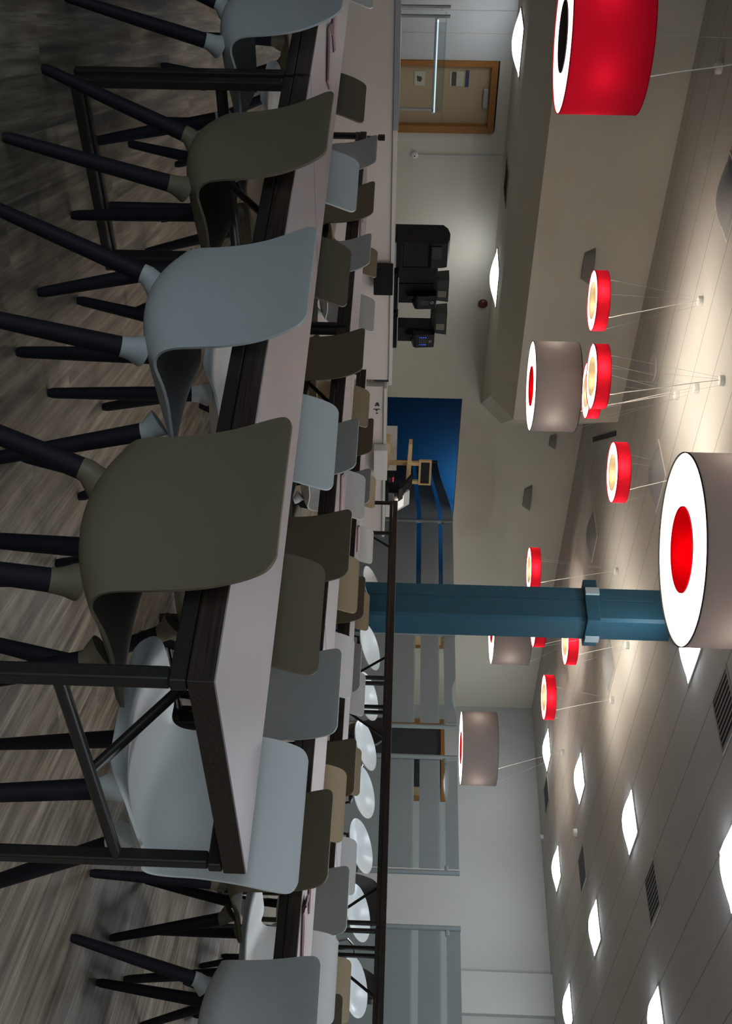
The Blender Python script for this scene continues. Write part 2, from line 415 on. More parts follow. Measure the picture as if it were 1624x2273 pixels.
obj('door_leaf', box(bm_(), 17.84, 18.48, YB - .02, YB - .001, .01, 2.03), 'pine', d3)
hb = bm_(); tube(hb, [(17.95, YB - .05, 1.22), (17.95, YB - .05, 1.32)], .012); box(hb, 17.93, 17.97, YB - .05, YB - .02, 1.22, 1.25)
obj('door_handle', hb, 'chrome', d3)
bb = bm_(); box(bb, XL, XL + .015, YF, YB, 0, .1); struct('baseboard_left', bb, 'dark_door')
bb = bm_(); box(bb, XR - .015, XR, YF, 11.8, 0, .1); struct('baseboard_right', bb, 'dark_door')

# ------------------------------------------------------------------ ceiling lights
def dome(size, drop, n=12):
    bm = bm_(); g = []
    for i in range(n + 1):
        row = []
        for j in range(n + 1):
            u, v = 2 * i / n - 1, 2 * j / n - 1
            k = ((1 - u * u) * (1 - v * v)) ** .8
            row.append(bm.verts.new((u * size / 2, v * size / 2, -drop * k)))
        g.append(row)
    for i in range(n):
        for j in range(n): bm.faces.new((g[i][j], g[i + 1][j], g[i + 1][j + 1], g[i][j + 1]))
    rim = [bm.verts.new((sx * size / 2, sy * size / 2, .012)) for sx, sy in ((-1, -1), (1, -1), (1, 1), (-1, 1))]
    bm.faces.new(rim[::-1])
    for (a, b_, r0, r1) in (([g[i][0] for i in range(n + 1)], 0, 0, 1), ([g[n][j] for j in range(n + 1)], 0, 1, 2),
                           ([g[n - i][n] for i in range(n + 1)], 0, 2, 3), ([g[0][n - j] for j in range(n + 1)], 0, 3, 0)):
        bm.faces.new(a + [rim[r1], rim[r0]])
    return bm
def ceiling_panel(x, y, z, lit, label, glow='panel_glow', group='square ceiling lights'):
    t = thing('ceiling_light', label, 'ceiling light', (x, y, z), 0, group)
    d = obj('diffuser', dome(.565, .085), glow if lit else 'unlit_diffuser', t, smooth=True, ang=60)
    d.location = (0, 0, -.014)
    f = bm_()
    box(f, -.3, .3, -.3, -.284, -.012, -.001); box(f, -.3, .3, .284, .3, -.012, -.001)
    box(f, -.3, -.284, -.284, .284, -.012, -.001); box(f, .284, .3, -.284, .284, -.012, -.001)
    obj('frame', f, 'counter_lip', t)
    return t
def cell(gx, gy): return ((20.92 + gx) * .6 + .3, (7.45 + gy) * .6 + .3)
PANELS = [
    (10, 12, 1, 'lit square ceiling light farthest into the corner, beside the end wall'),
    (5, 8, 1, 'lit square ceiling light just nearer than the corner one, past the red rings'),
    (0, 4, 1, 'lit square ceiling light in the middle of the right half, third from the corner'),
    (10, 8, 1, 'small lit square ceiling light near the right wall, beside a dark vent'),
    (5, 4, 1, 'lit square ceiling light between two dark vents, nearest the wall box'),
    (10, 4, 1, 'lit square ceiling light closest to the right wall at the picture edge'),
    (0, 0, 1, 'large lit square ceiling light cut by the right edge of the view'),
    (-6, 0, 1, 'nearest and largest lit square ceiling light, cut by the top edge'),
    (-6, 4, 1, 'lit square ceiling light half hidden behind the nearest grey drum lamp'),
    (-6, 8, 0, 'unlit square ceiling light right behind the nearest grey drum lamp'),
    (0, 12, 0, 'unlit square ceiling light left of the blue column, near the back wall'),
    (0, 8, 0, 'unlit square ceiling light directly right of the blue column'),
    (-12, 8, 0, 'unlit square ceiling light at the top edge, above the red ring lamps'),
    (5, 0, 1, 'added unseen ceiling light beyond the right picture edge, row of the bar tables'),  # this and all below: unseen lights added to brighten the room
    (10, 0, 1, 'added unseen ceiling light beyond the right picture edge, by the right wall'),
    (-6, -4, 1, 'added unseen ceiling light behind the photographer, over the second tables'),
    (0, -4, 1, 'added unseen ceiling light behind the photographer, over the third tables'),
    (-12, -4, 1, 'added unseen ceiling light overhead, behind the front dining tables'),
    (-17, -8, 1, 'added unseen ceiling light behind the photographer near the left wall'),
    (-12, -8, 1, 'added unseen ceiling light farthest behind the photographer'),
]
for gx, gy, lit, lab in PANELS:
    x, y = cell(gx, gy); ceiling_panel(x, y, CEIL, lit, lab)
for x, y, lab in ((5.92, 13.35, 'lit square light in the recess above the door behind the counter'),
                  (9.25, 13.42, 'lit square light in the recess above the coffee machines')):
    ceiling_panel(x, y, ZI, True, lab, 'recess_glow', 'square lights in the recess over the counter')
def vent(x, y, z, label, s=.58):
    t = thing('ceiling_vent', label, 'ceiling vent', (x, y, z), 0, 'square ceiling vents')
    f = bm_(); h = s / 2; e = .025
    box(f, -h, h, -h, -h + e, -.012, -.001); box(f, -h, h, h - e, h, -.012, -.001); box(f, -h, -h + e, -h + e, h - e, -.012, -.001); box(f, h - e, h, -h + e, h - e, -.012, -.001)
    obj('frame', f, 'vent_grey', t)
    obj('backing', box(bm_(), -h + e, h - e, -h + e, h - e, -.004, -.001), 'dark_gap', t)
    for k in range(9):
        yy = -h + .05 + k * (s - .1) / 8
        q = bm_(); v = [q.verts.new(p) for p in ((-h + e, yy - .018, -.010), (h - e, yy - .018, -.010), (h - e, yy + .012, -.005), (-h + e, yy + .012, -.005))]
        q.faces.new(v); v2 = [q.verts.new(p.co + Vector((0, 0, .0015))) for p in v]; q.faces.new(v2[::-1])
        for i in range(4): q.faces.new((v[i], v[(i + 1) % 4], v2[(i + 1) % 4], v2[i]))
        obj('slat', q, 'uplight_grey', t)
for gx, gy, lab in ((6, 6, 'dark square ceiling vent nearest the right wall'), (-1, 2, 'dark square ceiling vent at right, between two lit panels'),
                    (-7, 2, 'dark square ceiling vent beside the nearest grey drum lamp'), (11, 11, 'dark square ceiling vent beside the farthest lit panel')):
    x, y = cell(gx, gy); vent(x, y, CEIL, lab)
vent(7.75, 13.4, ZI, 'slim dark vent in the recess over the counter', .5)
q = bm_(); L0, L1 = Vector((11.85, 13.27, CEIL)), Vector((10.55, 11.98, CEIL)); dd = (L1 - L0).normalized(); nn = Vector((-dd.y, dd.x, 0)) * .035
v = [q.verts.new(p) for p in (L0 + nn, L1 + nn, L1 - nn, L0 - nn)]; v2 = [q.verts.new(p.co - Vector((0, 0, .015))) for p in v]
q.faces.new(v); q.faces.new(v2[::-1])
for i in range(4): q.faces.new((v[i], v[(i + 1) % 4], v2[(i + 1) % 4], v2[i]))
for vv in q.verts: vv.co.x += .12; vv.co.y -= .12
tag(obj('slot_diffuser', q, 'dark_gap'), 'long black slot diffuser in the ceiling beside the bulkhead end', 'ceiling vent')
tag(obj('ceiling_speaker', lathe(bm_(), [(0, -.006), (.13, -.006), (.15, -.012), (.16, -.001), (0, -.001)], (8.63, 10.77, CEIL), 32), 'ceiling_tile'), 'round flush white speaker in the ceiling above the red rings', 'speaker')
for x, y, r, lab in ((16.64, 9.07, .06, 'small white smoke detector on the ceiling between lit panels'), (20.3, 10.95, .04, 'tiny white sensor on the ceiling by the right wall'),
                     (5.0, 10.81, .065, 'white smoke detector on the ceiling above the red drum lamp')):
    bmx = bm_(); lathe(bmx, [(0, -.06), (r * .7, -.06), (r, -.045), (r, -.001), (0, -.001)], (x, y, CEIL), 24)
    tag(obj('smoke_detector', bmx, 'white_plastic', smooth=True), lab, 'smoke detector')

# ------------------------------------------------------------------ pendant lamps
def add_point(parent, loc, watts, col, r=.03):
    l = bpy.data.lights.new('bulb_light', 'POINT'); l.energy = watts; l.color = col; l.shadow_soft_size = r
    o = bpy.data.objects.new('bulb_light', l); C.objects.link(o); o.parent = parent; o.location = loc
    return o
def lamp(kind, x, y, zb, label, canopy, d=.6, h=.13, n_b=4, watts=8, shade='shade_red', inner='shade_cream', ri=.44, group=None, cord=True, cords=3, topcap=False):
    zb += EYE
    t = thing(kind, label, 'pendant lamp', (x, y, zb), 0, group)
    R = d / 2; r = R * ri
    obj('shade', lathe(bm_(), [(R, 0), (R, h / 2), (R, h)], n=72), shade, t, smooth=True)
    for zz in (.002, h - .002):
        obj('hem', lathe(bm_(), [(R + .001, zz - .003), (R + .001, zz + .003), (R - .004, zz + .003), (R - .004, zz - .003)], n=72, close=True), 'core_red' if 'red' in shade else 'core_grey', t, smooth=True)
    obj('inner_shade', lathe(bm_(), [(r, 0), (r, h * .94), (r + .003, h * .94), (r + .003, 0)], n=56, close=True), inner, t, smooth=True)
    obj('diffuser', lathe(bm_(), [(r + .004, .006), (R - .005, .006), (R - .005, .010), (r + .004, .010)], n=72, close=True), 'lamp_diffuser', t, smooth=True)
    tp = bm_()
    for k in range(3):
        a = 2 * PI * k / 3 + .4
        tube(tp, [(r * math.cos(a), r * math.sin(a), h * .9), ((R - .004) * math.cos(a), (R - .004) * math.sin(a), h * .9)], .004, 6)
    obj('spider_frame', tp, 'white_plastic', t)
    rm = (R + r) / 2
    for k in range(n_b):
        a = 2 * PI * k / n_b + .6
        add_point(t, (rm * math.cos(a), rm * math.sin(a), h * .45), watts, (1, .88, .71))
    ht = CEIL - zb
    cx, cy = canopy[0] - x, canopy[1] - y
    cb = lathe(bm_(), [(0, ht - .045), (.046, ht - .045), (.052, ht - .035), (.052, ht - .001), (0, ht - .001)], (cx, cy, 0), 24)
    obj('canopy', cb, 'counter_lip', t, smooth=True)
    a0 = -.9
    px, py = R * .55 * math.cos(a0), R * .55 * math.sin(a0)
    pts = [(px, py, h), (px * .95 + .01, py * .95, h + .06)]
    for k in range(1, 9):
        f = k / 8
        pts.append((px * .95 * (1 - f) + cx * f + .012 * math.sin(5 * f), py * .95 * (1 - f) + cy * f + .01 * math.sin(4 * f), h + .06 + (ht - .045 - h - .06) * f))
    obj('power_cord', tube(bm_(), pts, .0035, 6), 'white_plastic', t, smooth=True)
    for k in range(cords):
        a = 2 * PI * k / cords + 1.2
        obj('suspension_wire', tube(bm_(), [((R - .01) * math.cos(a), (R - .01) * math.sin(a), h * .9), (cx + .04 * math.cos(a), cy + .04 * math.sin(a), ht - .02)], .0009, 5), 'steel', t)
    return t
G1 = 'red ring pendant lamps'; G2 = 'grey drum pendant lamps'
RW, DW = RING_W, DRUM_W
lamp('ring_lamp', 6.838, 9.565, 1.885, 'red ring lamp hanging alone, left of the other ring lamps', (6.825, 9.578), watts=RW, shade='ring_red', ri=.60, group=G1)
lamp('ring_lamp', 6.822, 8.36, 1.76, 'red ring lamp overlapping another, above the grey drum by the bulkhead', (6.829, 8.352), watts=RW, shade='ring_red', ri=.60, group=G1)
lamp('ring_lamp', 8.03, 9.60, 1.99, 'red ring lamp mostly hidden behind the overlapping ring', (8.044, 9.578), watts=RW, shade='ring_red', ri=.60, group=G1)
lamp('ring_lamp', 7.93, 8.24, 2.105, 'red ring lamp left of the nearest grey drum, cord behind it', (7.93, 8.24), watts=RW, shade='ring_red', ri=.60, group=G1)
lamp('ring_lamp', 11.696, 10.227, 1.785, 'red ring lamp cut off by the left edge of the blue column', (11.689, 10.234), watts=RW, shade='ring_red', ri=.60, group=G1)
lamp('ring_lamp', 10.9, 8.70, 1.665, 'red ring lamp almost wholly hidden behind the blue column', (10.9, 8.70), watts=RW * .6, shade='ring_red', ri=.60, group=G1)
lamp('ring_lamp', 11.68, 9.03, 2.17, 'red ring lamp just right of the blue column, beside its clamp', (11.696, 9.008), watts=RW, shade='ring_red', ri=.60, group=G1)
lamp('ring_lamp', 12.93, 9.035, 2.04, 'red ring lamp rightmost, alone between column and lit panels', (12.937, 9.028), watts=RW, shade='ring_red', ri=.60, group=G1)
lamp('drum_lamp', 3.955, 3.608, 1.311, 'nearest large grey drum lamp with a red centre, cut by the top edge', (3.95, 3.60), .9, .45, 3, DW, 'shade_grey', 'core_red', .44, G2)
lamp('drum_lamp', 7.48, 8.99, 1.305, 'grey drum lamp with red centre in front of the bulkhead', (7.466, 9.002), .9, .45, 3, DW, 'shade_grey', 'core_red', .44, G2)
lamp('drum_lamp', 14.85, 11.75, 1.585, 'grey drum lamp with red centre peeking out behind the blue column', (14.9, 11.6), 1.25, .6, 3, DW * 1.6, 'shade_grey', 'core_red', .44, G2)
lamp('drum_lamp', 17.14, 10.87, 1.204, 'lowest grey drum lamp with red centre, in front of the end wall', (17.15, 10.855), 1.25, .6, 3, DW * 1.6, 'shade_grey', 'core_red', .44, G2)
lamp('drum_lamp', 3.073, 7.025, .93, 'large red drum lamp at the left edge of the view', (3.15, 7.18), .9, .48, 6, DW * .19, 'shade_red', 'core_grey', .46, None)

# ------------------------------------------------------------------ column
cx0, cx1, cy0, cy1 = 9.67, 10.0, 7.77, 8.21
ct = thing('column', 'square blue boxed column with a clamp collar near the ceiling', 'column', (9.835, 7.99, 0))
ct.location = (0, 0, 0)
prof = [(cx0, cy0 + .03), (cx0 + .03, cy0), (cx1, cy0), (cx1, cy1), (cx0, cy1), (cx0, cy1 - .16), (cx0 + .006, cy1 - .163), (cx0 + .006, cy1 - .167), (cx0, cy1 - .17)]
obj('shaft', prism(bm_(), prof, 'z', 0, CEIL - .001), 'column_blue', ct)
zc0, zc1 = 2.056 + EYE, 2.20 + EYE
e = .055
obj('collar', prism(bm_(), [(cx0 - .03, cy0 - .03), (cx1 + .09, cy0 - .03), (cx1 + .09, cy1 + .10), (cx0 - .03, cy1 + .10)], 'z', zc0, zc1), 'column_blue', ct, bevel=.006)
for (x0, x1, y0, y1) in ((cx0 - .055, cx0 - .03, cy1 - .12, cy1 - .03), (cx1 - .09, cx1 - .01, cy0 - .055, cy0 - .03)):
    q = obj('clamp_plate', box(bm_(), x0, x1, y0, y1, zc0 + .01, zc1 + .015), 'tape', ct); q['label'] = 'pale clamp plate'

# ------------------------------------------------------------------ dining tables
def make_table(H, L, W, x, y, label, name='dining_table', group=None, thick=.052, rz=0):
    """local origin at the near camera-side corner: x across, y along"""
    t = thing(name, label, 'table', (x, y, 0), rz, group)
    zb = H - thick
    obj('table_top', box(bm_(), .0005, W - .0005, .0005, L - .0005, H - .003, H), 'top_laminate', t)
    obj('edge_board', box(bm_(), 0, W, 0, L, zb, H - .003), 'wenge', t, bevel=.002)
    r = .016; zr = zb - .018; i = .018
    f = bm_()
    for xx in (i, W - i): box(f, xx - r, xx + r, i - r, L - i + r, zr - r, zr + r)
    for yy in (L / 2,): box(f, i, W - i, yy - r, yy + r, zr - r, zr + r)
    obj('under_frame', f, 'black_steel', t, bevel=.004)
    for yy, s in ((i + .004, 1), (L - i - .004, -1)):
        for xx in (i + .002, W - i - .002):
            lg = bm_(); box(lg, xx - r, xx + r, yy - r, yy + r, .0, zr - r); obj('leg', lg, 'black_steel', t, bevel=.005)
        rl = bm_(); box(rl, i + .02, W - i - .02, yy - r, yy + r, .0, .03); obj('foot_rail', rl, 'black_steel', t, bevel=.004)
        zs = H - .292 if H < 1 else .47; bd = .30 if H < 1 else .42
        obj('stretcher', tube(bm_(), [(i + r, yy, zs), (W - i - r, yy, zs)], .0135, 12), 'black_steel', t, smooth=True)
        obj('brace', tube(bm_(), [(W / 2, yy + .012 * s, zs), (W / 2, yy + bd * s, zr - r + .004)], .012, 12), 'black_steel', t, smooth=True)
    return t
TH_ = EYE - .315
YS = (((1.19, 2.35), (3.56, 2.385), (5.96, 2.39)), ((.90, 2.36), (3.28, 2.37), (5.67, 2.62)), ((1.02, 2.37), (3.41, 2.37), (5.80, 2.37)))
ORD = ('nearest', 'middle', 'farthest')
def edge_x(ri, y):                    # camera-side edge of each table row
    return (1.69, 4.095 + .045 * (y - 1.7), 6.43 + .045 * (y - 3.3))[ri]
for ri, (tx, tw, rn) in enumerate(((1.69, .735, 'front row'), (4.17, .74, 'second row'), (6.53, .75, 'third row'))):
    for ti, (ty, tl) in enumerate(YS[ri]):
        tx_ = edge_x(ri, ty)
        make_table(TH_, tl, tw, tx_, ty, '%s dining table of the %s, pale top with dark wood edge' % (ORD[ti], rn), group='long dining tables', rz=-.045 if ri else 0)
for ti, (ty, tl, lab) in enumerate(((6.37, 2.35, 'far'), (3.98, 2.37, 'middle'), (1.60, 2.36, 'near'))):
    make_table(EYE + .004, tl, .52, 8.9, ty, '%s high bar table behind the dining tables, in front of the stools' % ('leftmost', 'middle', 'rightmost')[ti], 'bar_table', 'high bar tables')

# ------------------------------------------------------------------ shell chairs
def catmull(P, n):
    out = []
    for i in range(len(P) - 1):
        p0, p1, p2, p3 = P[max(i - 1, 0)], P[i], P[i + 1], P[min(i + 2, len(P) - 1)]
        for k in range(n):
            t = k / n
            out.append(tuple(.5 * (2 * b + (-a + c) * t + (2 * a - 5 * b + 4 * c - d) * t * t + (-a + 3 * b - 3 * c + d) * t ** 3) for a, b, c, d in zip(p0, p1, p2, p3)))
    out.append(P[-1]); return out
SH = [(-.284, .866, .172, .003, 0), (-.282, .859, .191, .004, 0), (-.275, .842, .205, .005, 0), (-.256, .80, .210, .006, 0), (-.235, .74, .209, .008, 0),
      (-.223, .68, .207, .010, 0), (-.219, .62, .205, .014, .0), (-.223, .565, .205, .022, .0), (-.226, .525, .206, .034, .006),
      (-.219, .490, .209, .045, .022), (-.196, .463, .212, .045, .044), (-.155, .452, .215, .030, .060), (-.10, .450, .218, .012, .070), (-.04, .455, .222, .0, .070), (.02, .463, .226, 0, .062),
      (.08, .474, .228, 0, .050), (.13, .484, .227, 0, .038), (.17, .491, .221, 0, .027), (.20, .492, .208, 0, .017), (.214, .487, .190, 0, .011), (.222, .479, .170, 0, .007), (.225, .472, .145, 0, .004)]
def shell_bm(rows, cols=19, th=.007, p=2.1):
    R_ = catmull(rows, 3); n, mcol = len(R_), cols
    P = [[None] * mcol for _ in range(n)]
    for i, (x, z, w_, dx, dz) in enumerate(R_):
        for j in range(mcol):
            t = 2 * j / (mcol - 1) - 1
            k = abs(t) ** p
            P[i][j] = Vector((x + dx * k, w_ * math.sin(t * 1.25) / math.sin(1.25) if 0 else w_ * t, z + dz * k))
    Nn = [[None] * mcol for _ in range(n)]
    for i in range(n):
        for j in range(mcol):
            du = P[min(i + 1, n - 1)][j] - P[max(i - 1, 0)][j]; dv = P[i][min(j + 1, mcol - 1)] - P[i][max(j - 1, 0)]
            Nn[i][j] = du.cross(dv).normalized()
    bm = bm_()
    T = [[bm.verts.new(P[i][j] + Nn[i][j] * th / 2) for j in range(mcol)] for i in range(n)]
    B = [[bm.verts.new(P[i][j] - Nn[i][j] * th / 2) for j in range(mcol)] for i in range(n)]
    for i in range(n - 1):
        for j in range(mcol - 1):
            bm.faces.new((T[i][j], T[i + 1][j], T[i + 1][j + 1], T[i][j + 1])); bm.faces.new((B[i][j], B[i][j + 1], B[i + 1][j + 1], B[i + 1][j]))
    for i in range(n - 1):
        bm.faces.new((T[i][0], B[i][0], B[i + 1][0], T[i + 1][0])); bm.faces.new((T[i][-1], T[i + 1][-1], B[i + 1][-1], B[i][-1]))
    for j in range(mcol - 1):
        bm.faces.new((T[0][j], T[0][j + 1], B[0][j + 1], B[0][j])); bm.faces.new((T[-1][j], B[-1][j], B[-1][j + 1], T[-1][j + 1]))
    return bm
LEGS = [((-.160, .150, .418), (-.325, .220, 0)), ((-.160, -.150, .418), (-.325, -.220, 0)),
        ((.110, .155, .432), (.165, .225, 0)), ((.110, -.155, .432), (.165, -.225, 0))]
def make_chair(mat, label, loc, rz, group):
    t = thing('shell_chair', label, 'chair', loc, rz, group)
    obj('shell', shell_bm(SH), mat, t, smooth=True, ang=50)
    for top, foot in LEGS:
        T_, F_ = Vector(top), Vector(foot); d = (T_ - F_).normalized()
        inw = Vector((-math.copysign(1, top[0]) * .012, -math.copysign(1, top[1]) * .012, 0))
        hi = (T_ + d * .042) + inw
        hi.z = min(hi.z, .457 if top[0] < 0 else .476)
        obj('leg_socket', tube(bm_(), [T_ - d * .004, T_ + d * .010, T_ + d * .024 + inw * .5, hi], [.0252, .0262, .030, .038], 18), mat, t, smooth=True, ang=60)
        F2 = F_ + d * .004; F2.z = 0.006
        obj('leg', tube(bm_(), [F2 + Vector((0, 0, -.006)), F2 + d * .012, F_ + (T_ - F_) * .5, T_], [.0125, .0165, .021, .0245], 16), 'black_leg', t, smooth=True, ang=40)
    return t
PROTO = {}
COLN = {'shell_olive': 'dark olive', 'shell_pale_shade': 'shade-toned pale grey', 'shell_pale_lit': 'pale grey-white', 'shell_olive_lit': 'light-toned olive'}  # second entry is toned for shade, third and fourth for light
def chair(mat, X, Y, face, yaw, label, group):
    """X, Y: centre of the top of the back; face +1 looks towards +X"""
    rz = math.radians(yaw) + (0 if face > 0 else PI)
    loc = (X + .26 * math.cos(rz), Y + .26 * math.sin(rz), 0)
    if mat not in PROTO: PROTO[mat] = make_chair(mat, label, loc, rz, group); return PROTO[mat]
    return dup(PROTO[mat], loc, rz, label, group)
OL, PALE_SHADE, PALE_LIT, OL_LIT = 'shell_olive', 'shell_pale_shade', 'shell_pale_lit', 'shell_olive_lit'
def row(name, side, face, items, group):
    n = len(items)
    for i, it in enumerate(items):
        mat, X, Y, yaw = it[:4]
        ordw = ['nearest', 'second', 'third', 'fourth', 'fifth', 'sixth', 'seventh', 'eighth', 'ninth', 'tenth'][i]
        extra = it[4] if len(it) > 4 else ''
        lab = '%s chair, %s from the near end, %s' % (COLN[mat], ordw, side)
        if face > 0: X = min(X, edge_x('ABE'.index(name) if name != 'A' else 0, Y) - .07)
        chair(mat, X, Y, face, yaw, lab, group)
row('A', 'backs-to-us side of the front tables', 1,
    [(OL, 1.60, 1.575, 2), (PALE_SHADE, 1.61, 2.315, 0), (OL, 1.605, 3.045, -2), (PALE_SHADE, 1.55, 3.845, 0)], 'chairs with backs to us at the front tables')
row('C', 'far side of the front tables', -1,
    [(PALE_LIT, 2.66, 1.47, 0), (OL, 2.72, 2.17, 3), (PALE_LIT, 2.72, 2.93, 3), (OL, 2.67, 3.88, 0), (PALE_LIT, 2.72, 4.66, 3), (OL, 2.75, 5.51, 1), (PALE_LIT, 2.69, 6.72, 2)], 'chairs facing us at the front tables')
row('B', 'backs-to-us side of the second tables', 1,
    [(PALE_SHADE, 3.97, 1.44, 4), (OL, 4.03, 2.14, -3), (PALE_SHADE, 4.00, 2.79, 4), (OL, 4.07, 3.69, 3), (PALE_SHADE, 4.19, 4.47, -3), (OL, 4.24, 5.31, -1), (PALE_SHADE, 4.30, 6.42, -4), (OL, 4.27, 7.10, 2), (PALE_SHADE, 4.22, 7.68, 0)], 'chairs with backs to us at the second tables')
row('D', 'far side of the second tables', -1,
    [(PALE_LIT, 5.25, 2.09, -2), (OL_LIT, 5.12, 2.90, -2), (PALE_LIT, 5.16, 3.77, 0), (OL_LIT, 5.22, 4.41, 2), (PALE_LIT, 5.45, 5.37, 0), (OL_LIT, 5.33, 6.13, -2), (PALE_LIT, 5.36, 7.26, 1), (OL_LIT, 5.32, 7.90, -2)], 'chairs facing us at the second tables')
row('E', 'backs-to-us side of the third tables', 1,
    [(OL, 6.40, 2.22, 0), (PALE_SHADE, 6.30, 2.96, -3), (OL, 6.35, 3.86, -1), (PALE_SHADE, 6.52, 4.68, -3), (OL, 6.60, 5.32, -3), (PALE_SHADE, 6.68, 6.52, -3), (OL, 6.66, 7.15, 1)], 'chairs with backs to us at the third tables')
row('F', 'far side of the third tables', -1,
    [(OL_LIT, 7.52, 2.92, 0), (PALE_LIT, 7.48, 3.76, 0), (OL_LIT, 7.52, 4.54, -2), (PALE_LIT, 7.66, 5.33, 0), (OL_LIT, 7.76, 6.26, 1), (PALE_LIT, 8.05, 7.28, 3), (OL_LIT, 7.95, 7.90, 3)], 'chairs facing us at the third tables')

# ------------------------------------------------------------------ bar stools
def stool_bm():
    """white dish on a tilted rim: low front at -x, raised back at +x"""
    bm = bm_(); n, rr = 40, 9; R = .245; th = .008
    def pt(a, k):
        x, y = R * k * math.cos(a), R * 1.0 * k * math.sin(a)
        rim = .105 * math.cos(a)
        z = rim * k ** 1.7 - .07 * (1 - k ** 3)
        return Vector((x, y, z))
    top, bot = [], []
    for lay, dz, st in ((top, 0, 0), (bot, -th, 1)):
        c = bm.verts.new(pt(0, 0) + Vector((0, 0, dz))); lay.append([c])
        for i in range(1, rr + 1): lay.append([bm.verts.new(pt(2 * PI * j / n, i / rr) + Vector((0, 0, dz))) for j in range(n)])
        for i in range(rr):
            for j in range(n):
                if i == 0: bm.faces.new((lay[0][0], lay[1][j], lay[1][(j + 1) % n]))
                else: bm.faces.new((lay[i][j], lay[i + 1][j], lay[i + 1][(j + 1) % n], lay[i][(j + 1) % n]))
    for j in range(n): bm.faces.new((top[-1][j], bot[-1][j], bot[-1][(j + 1) % n], top[-1][(j + 1) % n]))
    return bm
def make_stool(label, loc, rz, group):
    t = thing('bar_stool', label, 'stool', loc, rz, group)
    s = obj('seat_shell', stool_bm(), 'stool_white', t, smooth=True, ang=60); s.location = (0, 0, EYE - .245)
    h = bm_(); lathe(h, [(0, EYE - .385), (.11, EYE - .385), (.12, EYE - .365), (.06, EYE - .338), (0, EYE - .338)], n=28); obj('seat_mount', h, 'black_steel', t, smooth=True)
    for sx, sy in ((1, 1), (1, -1), (-1, 1), (-1, -1)):
        obj('leg', tube(bm_(), [(.07 * sx, .07 * sy, EYE - .37), (.20 * sx, .20 * sy, 0.0)], .011, 10), 'black_steel', t, smooth=True)
    k = .165
    obj('foot_ring', tube(bm_(), [(k, k, .28), (-k, k, .28), (-k, -k, .28), (k, -k, .28), (k, k, .28)], .008, 8, cap=False), 'black_steel', t, smooth=True)
    return t
ST = [(y, 0, 0) for y in (3.84, 4.49, 5.13, 5.69, 6.21, 6.79, 7.42, 8.23)]
st0 = None
NM = ['nearest white bar stool, at the right end of the bar tables', 'second white bar stool from the right, behind paired table legs', 'third white bar stool from the right end of the bar tables',
      'fourth white bar stool from the right, overlapping the fifth', 'fifth white bar stool from the right, in front of the dark doors', 'sixth white bar stool from the right, behind the bar table joint',
      'seventh white bar stool from the right, just right of the blue column', 'farthest white bar stool, in front of the blue column']
for (y, dz, rz), lab in zip(ST, NM):
    xx = 9.80
    if st0 is None: st0 = make_stool(lab, (xx, y, 0), 0, 'white bar stools')
    else: dup(st0, (xx, y, 0), random.uniform(-.12, .12), lab)

# ------------------------------------------------------------------ things on the tables
def booklet(x, y, rz, label, sc=1.0):
    t = thing('menu_booklet', label, 'menu', (x, y, TH_), rz, 'menus lying on the tables')
    b1 = bm_(); pr = [(-.105, 0), (.085, 0), (.10, .004), (.112, .016), (.106, .020), (.095, .009), (.085, .005), (-.105, .005)]
    prism(b1, [(p[0] * sc, p[1]) for p in pr], 'y', -.075, .075); obj('cover', b1, 'menu_cover', t)
    b2 = bm_(); pr = [(-.10, .0055), (.08, .0055), (.085, .011), (.03, .014), (-.10, .012)]
    prism(b2, [(p[0] * sc, p[1]) for p in pr], 'y', -.071, .071); obj('pages', b2, 'menu_page', t)
for x, y, rz, lab in ((1.98, 4.31, 2.5, 'open red menu lying on the front table row, nearer one'), (1.98, 4.66, 2.2, 'red menu on the front table row at the left edge'),
                      (4.42, 2.13, 2.1, 'dark menu beside the near olive chair on the second table row'), (4.24, 1.87, 2.3, 'curled red menu nearest us on the second table row'),
                      (4.47, 6.98, 2.3, 'red menu far along the second table row'), (4.50, 4.45, 2.3, 'red menu midway along the second table row'),
                      (6.78, 6.20, 2.3, 'thin red menu on the third table row')):
    booklet(x, y, rz, lab)

# ------------------------------------------------------------------ serving counter
CZ = EYE - .12
t = thing('serving_counter', 'long pale serving counter with a white lip along the back wall', 'counter', (0, 0, 0))
obj('front_panel', box(bm_(), -2.2, 9.88, 11.93, 12.72, 0, CZ - .045), 'counter_front', t)
obj('worktop', box(bm_(), 6.29, 9.945, 11.9, 12.75, CZ - .042, CZ), 'counter_lip', t)
obj('reveal_strip', box(bm_(), 9.885, 9.93, 11.95, 12.70, CZ - .24, CZ - .045), 'dark_gap', t)
obj('steel_worktop', box(bm_(), -2.2, 6.285, 11.9, 12.75, CZ - .042, CZ + .018), 'steel', t)
t2 = thing('till_counter', 'lower pale till counter at the end of the serving counter', 'counter', (0, 0, 0))
CZ2 = EYE - .185
obj('front_panel', box(bm_(), 10.0, 12.9, 11.93, 12.72, 0, CZ2 - .04), 'counter_front', t2)
obj('worktop', box(bm_(), 10.0, 12.95, 11.9, 12.75, CZ2 - .037, CZ2), 'counter_lip', t2)
em = bm_()
for (x, z, r) in ((10.30, .775, .022), (10.33, .79, .016), (10.33, .755, .016)):
    v = [em.verts.new((x + r * math.cos(k * PI / 5), 11.926, z + r * math.sin(k * PI / 5))) for k in range(10)]; em.faces.new(v)
box(em, 10.395, 10.405, 11.924, 11.93, .72, .81)
for (x, z, r) in ((10.42, .765, .014), (10.47, .77, .014)):
    v = [em.verts.new((x + r * math.cos(k * PI / 5), 11.926, z + r * math.sin(k * PI / 5))) for k in range(10)]; em.faces.new(v)
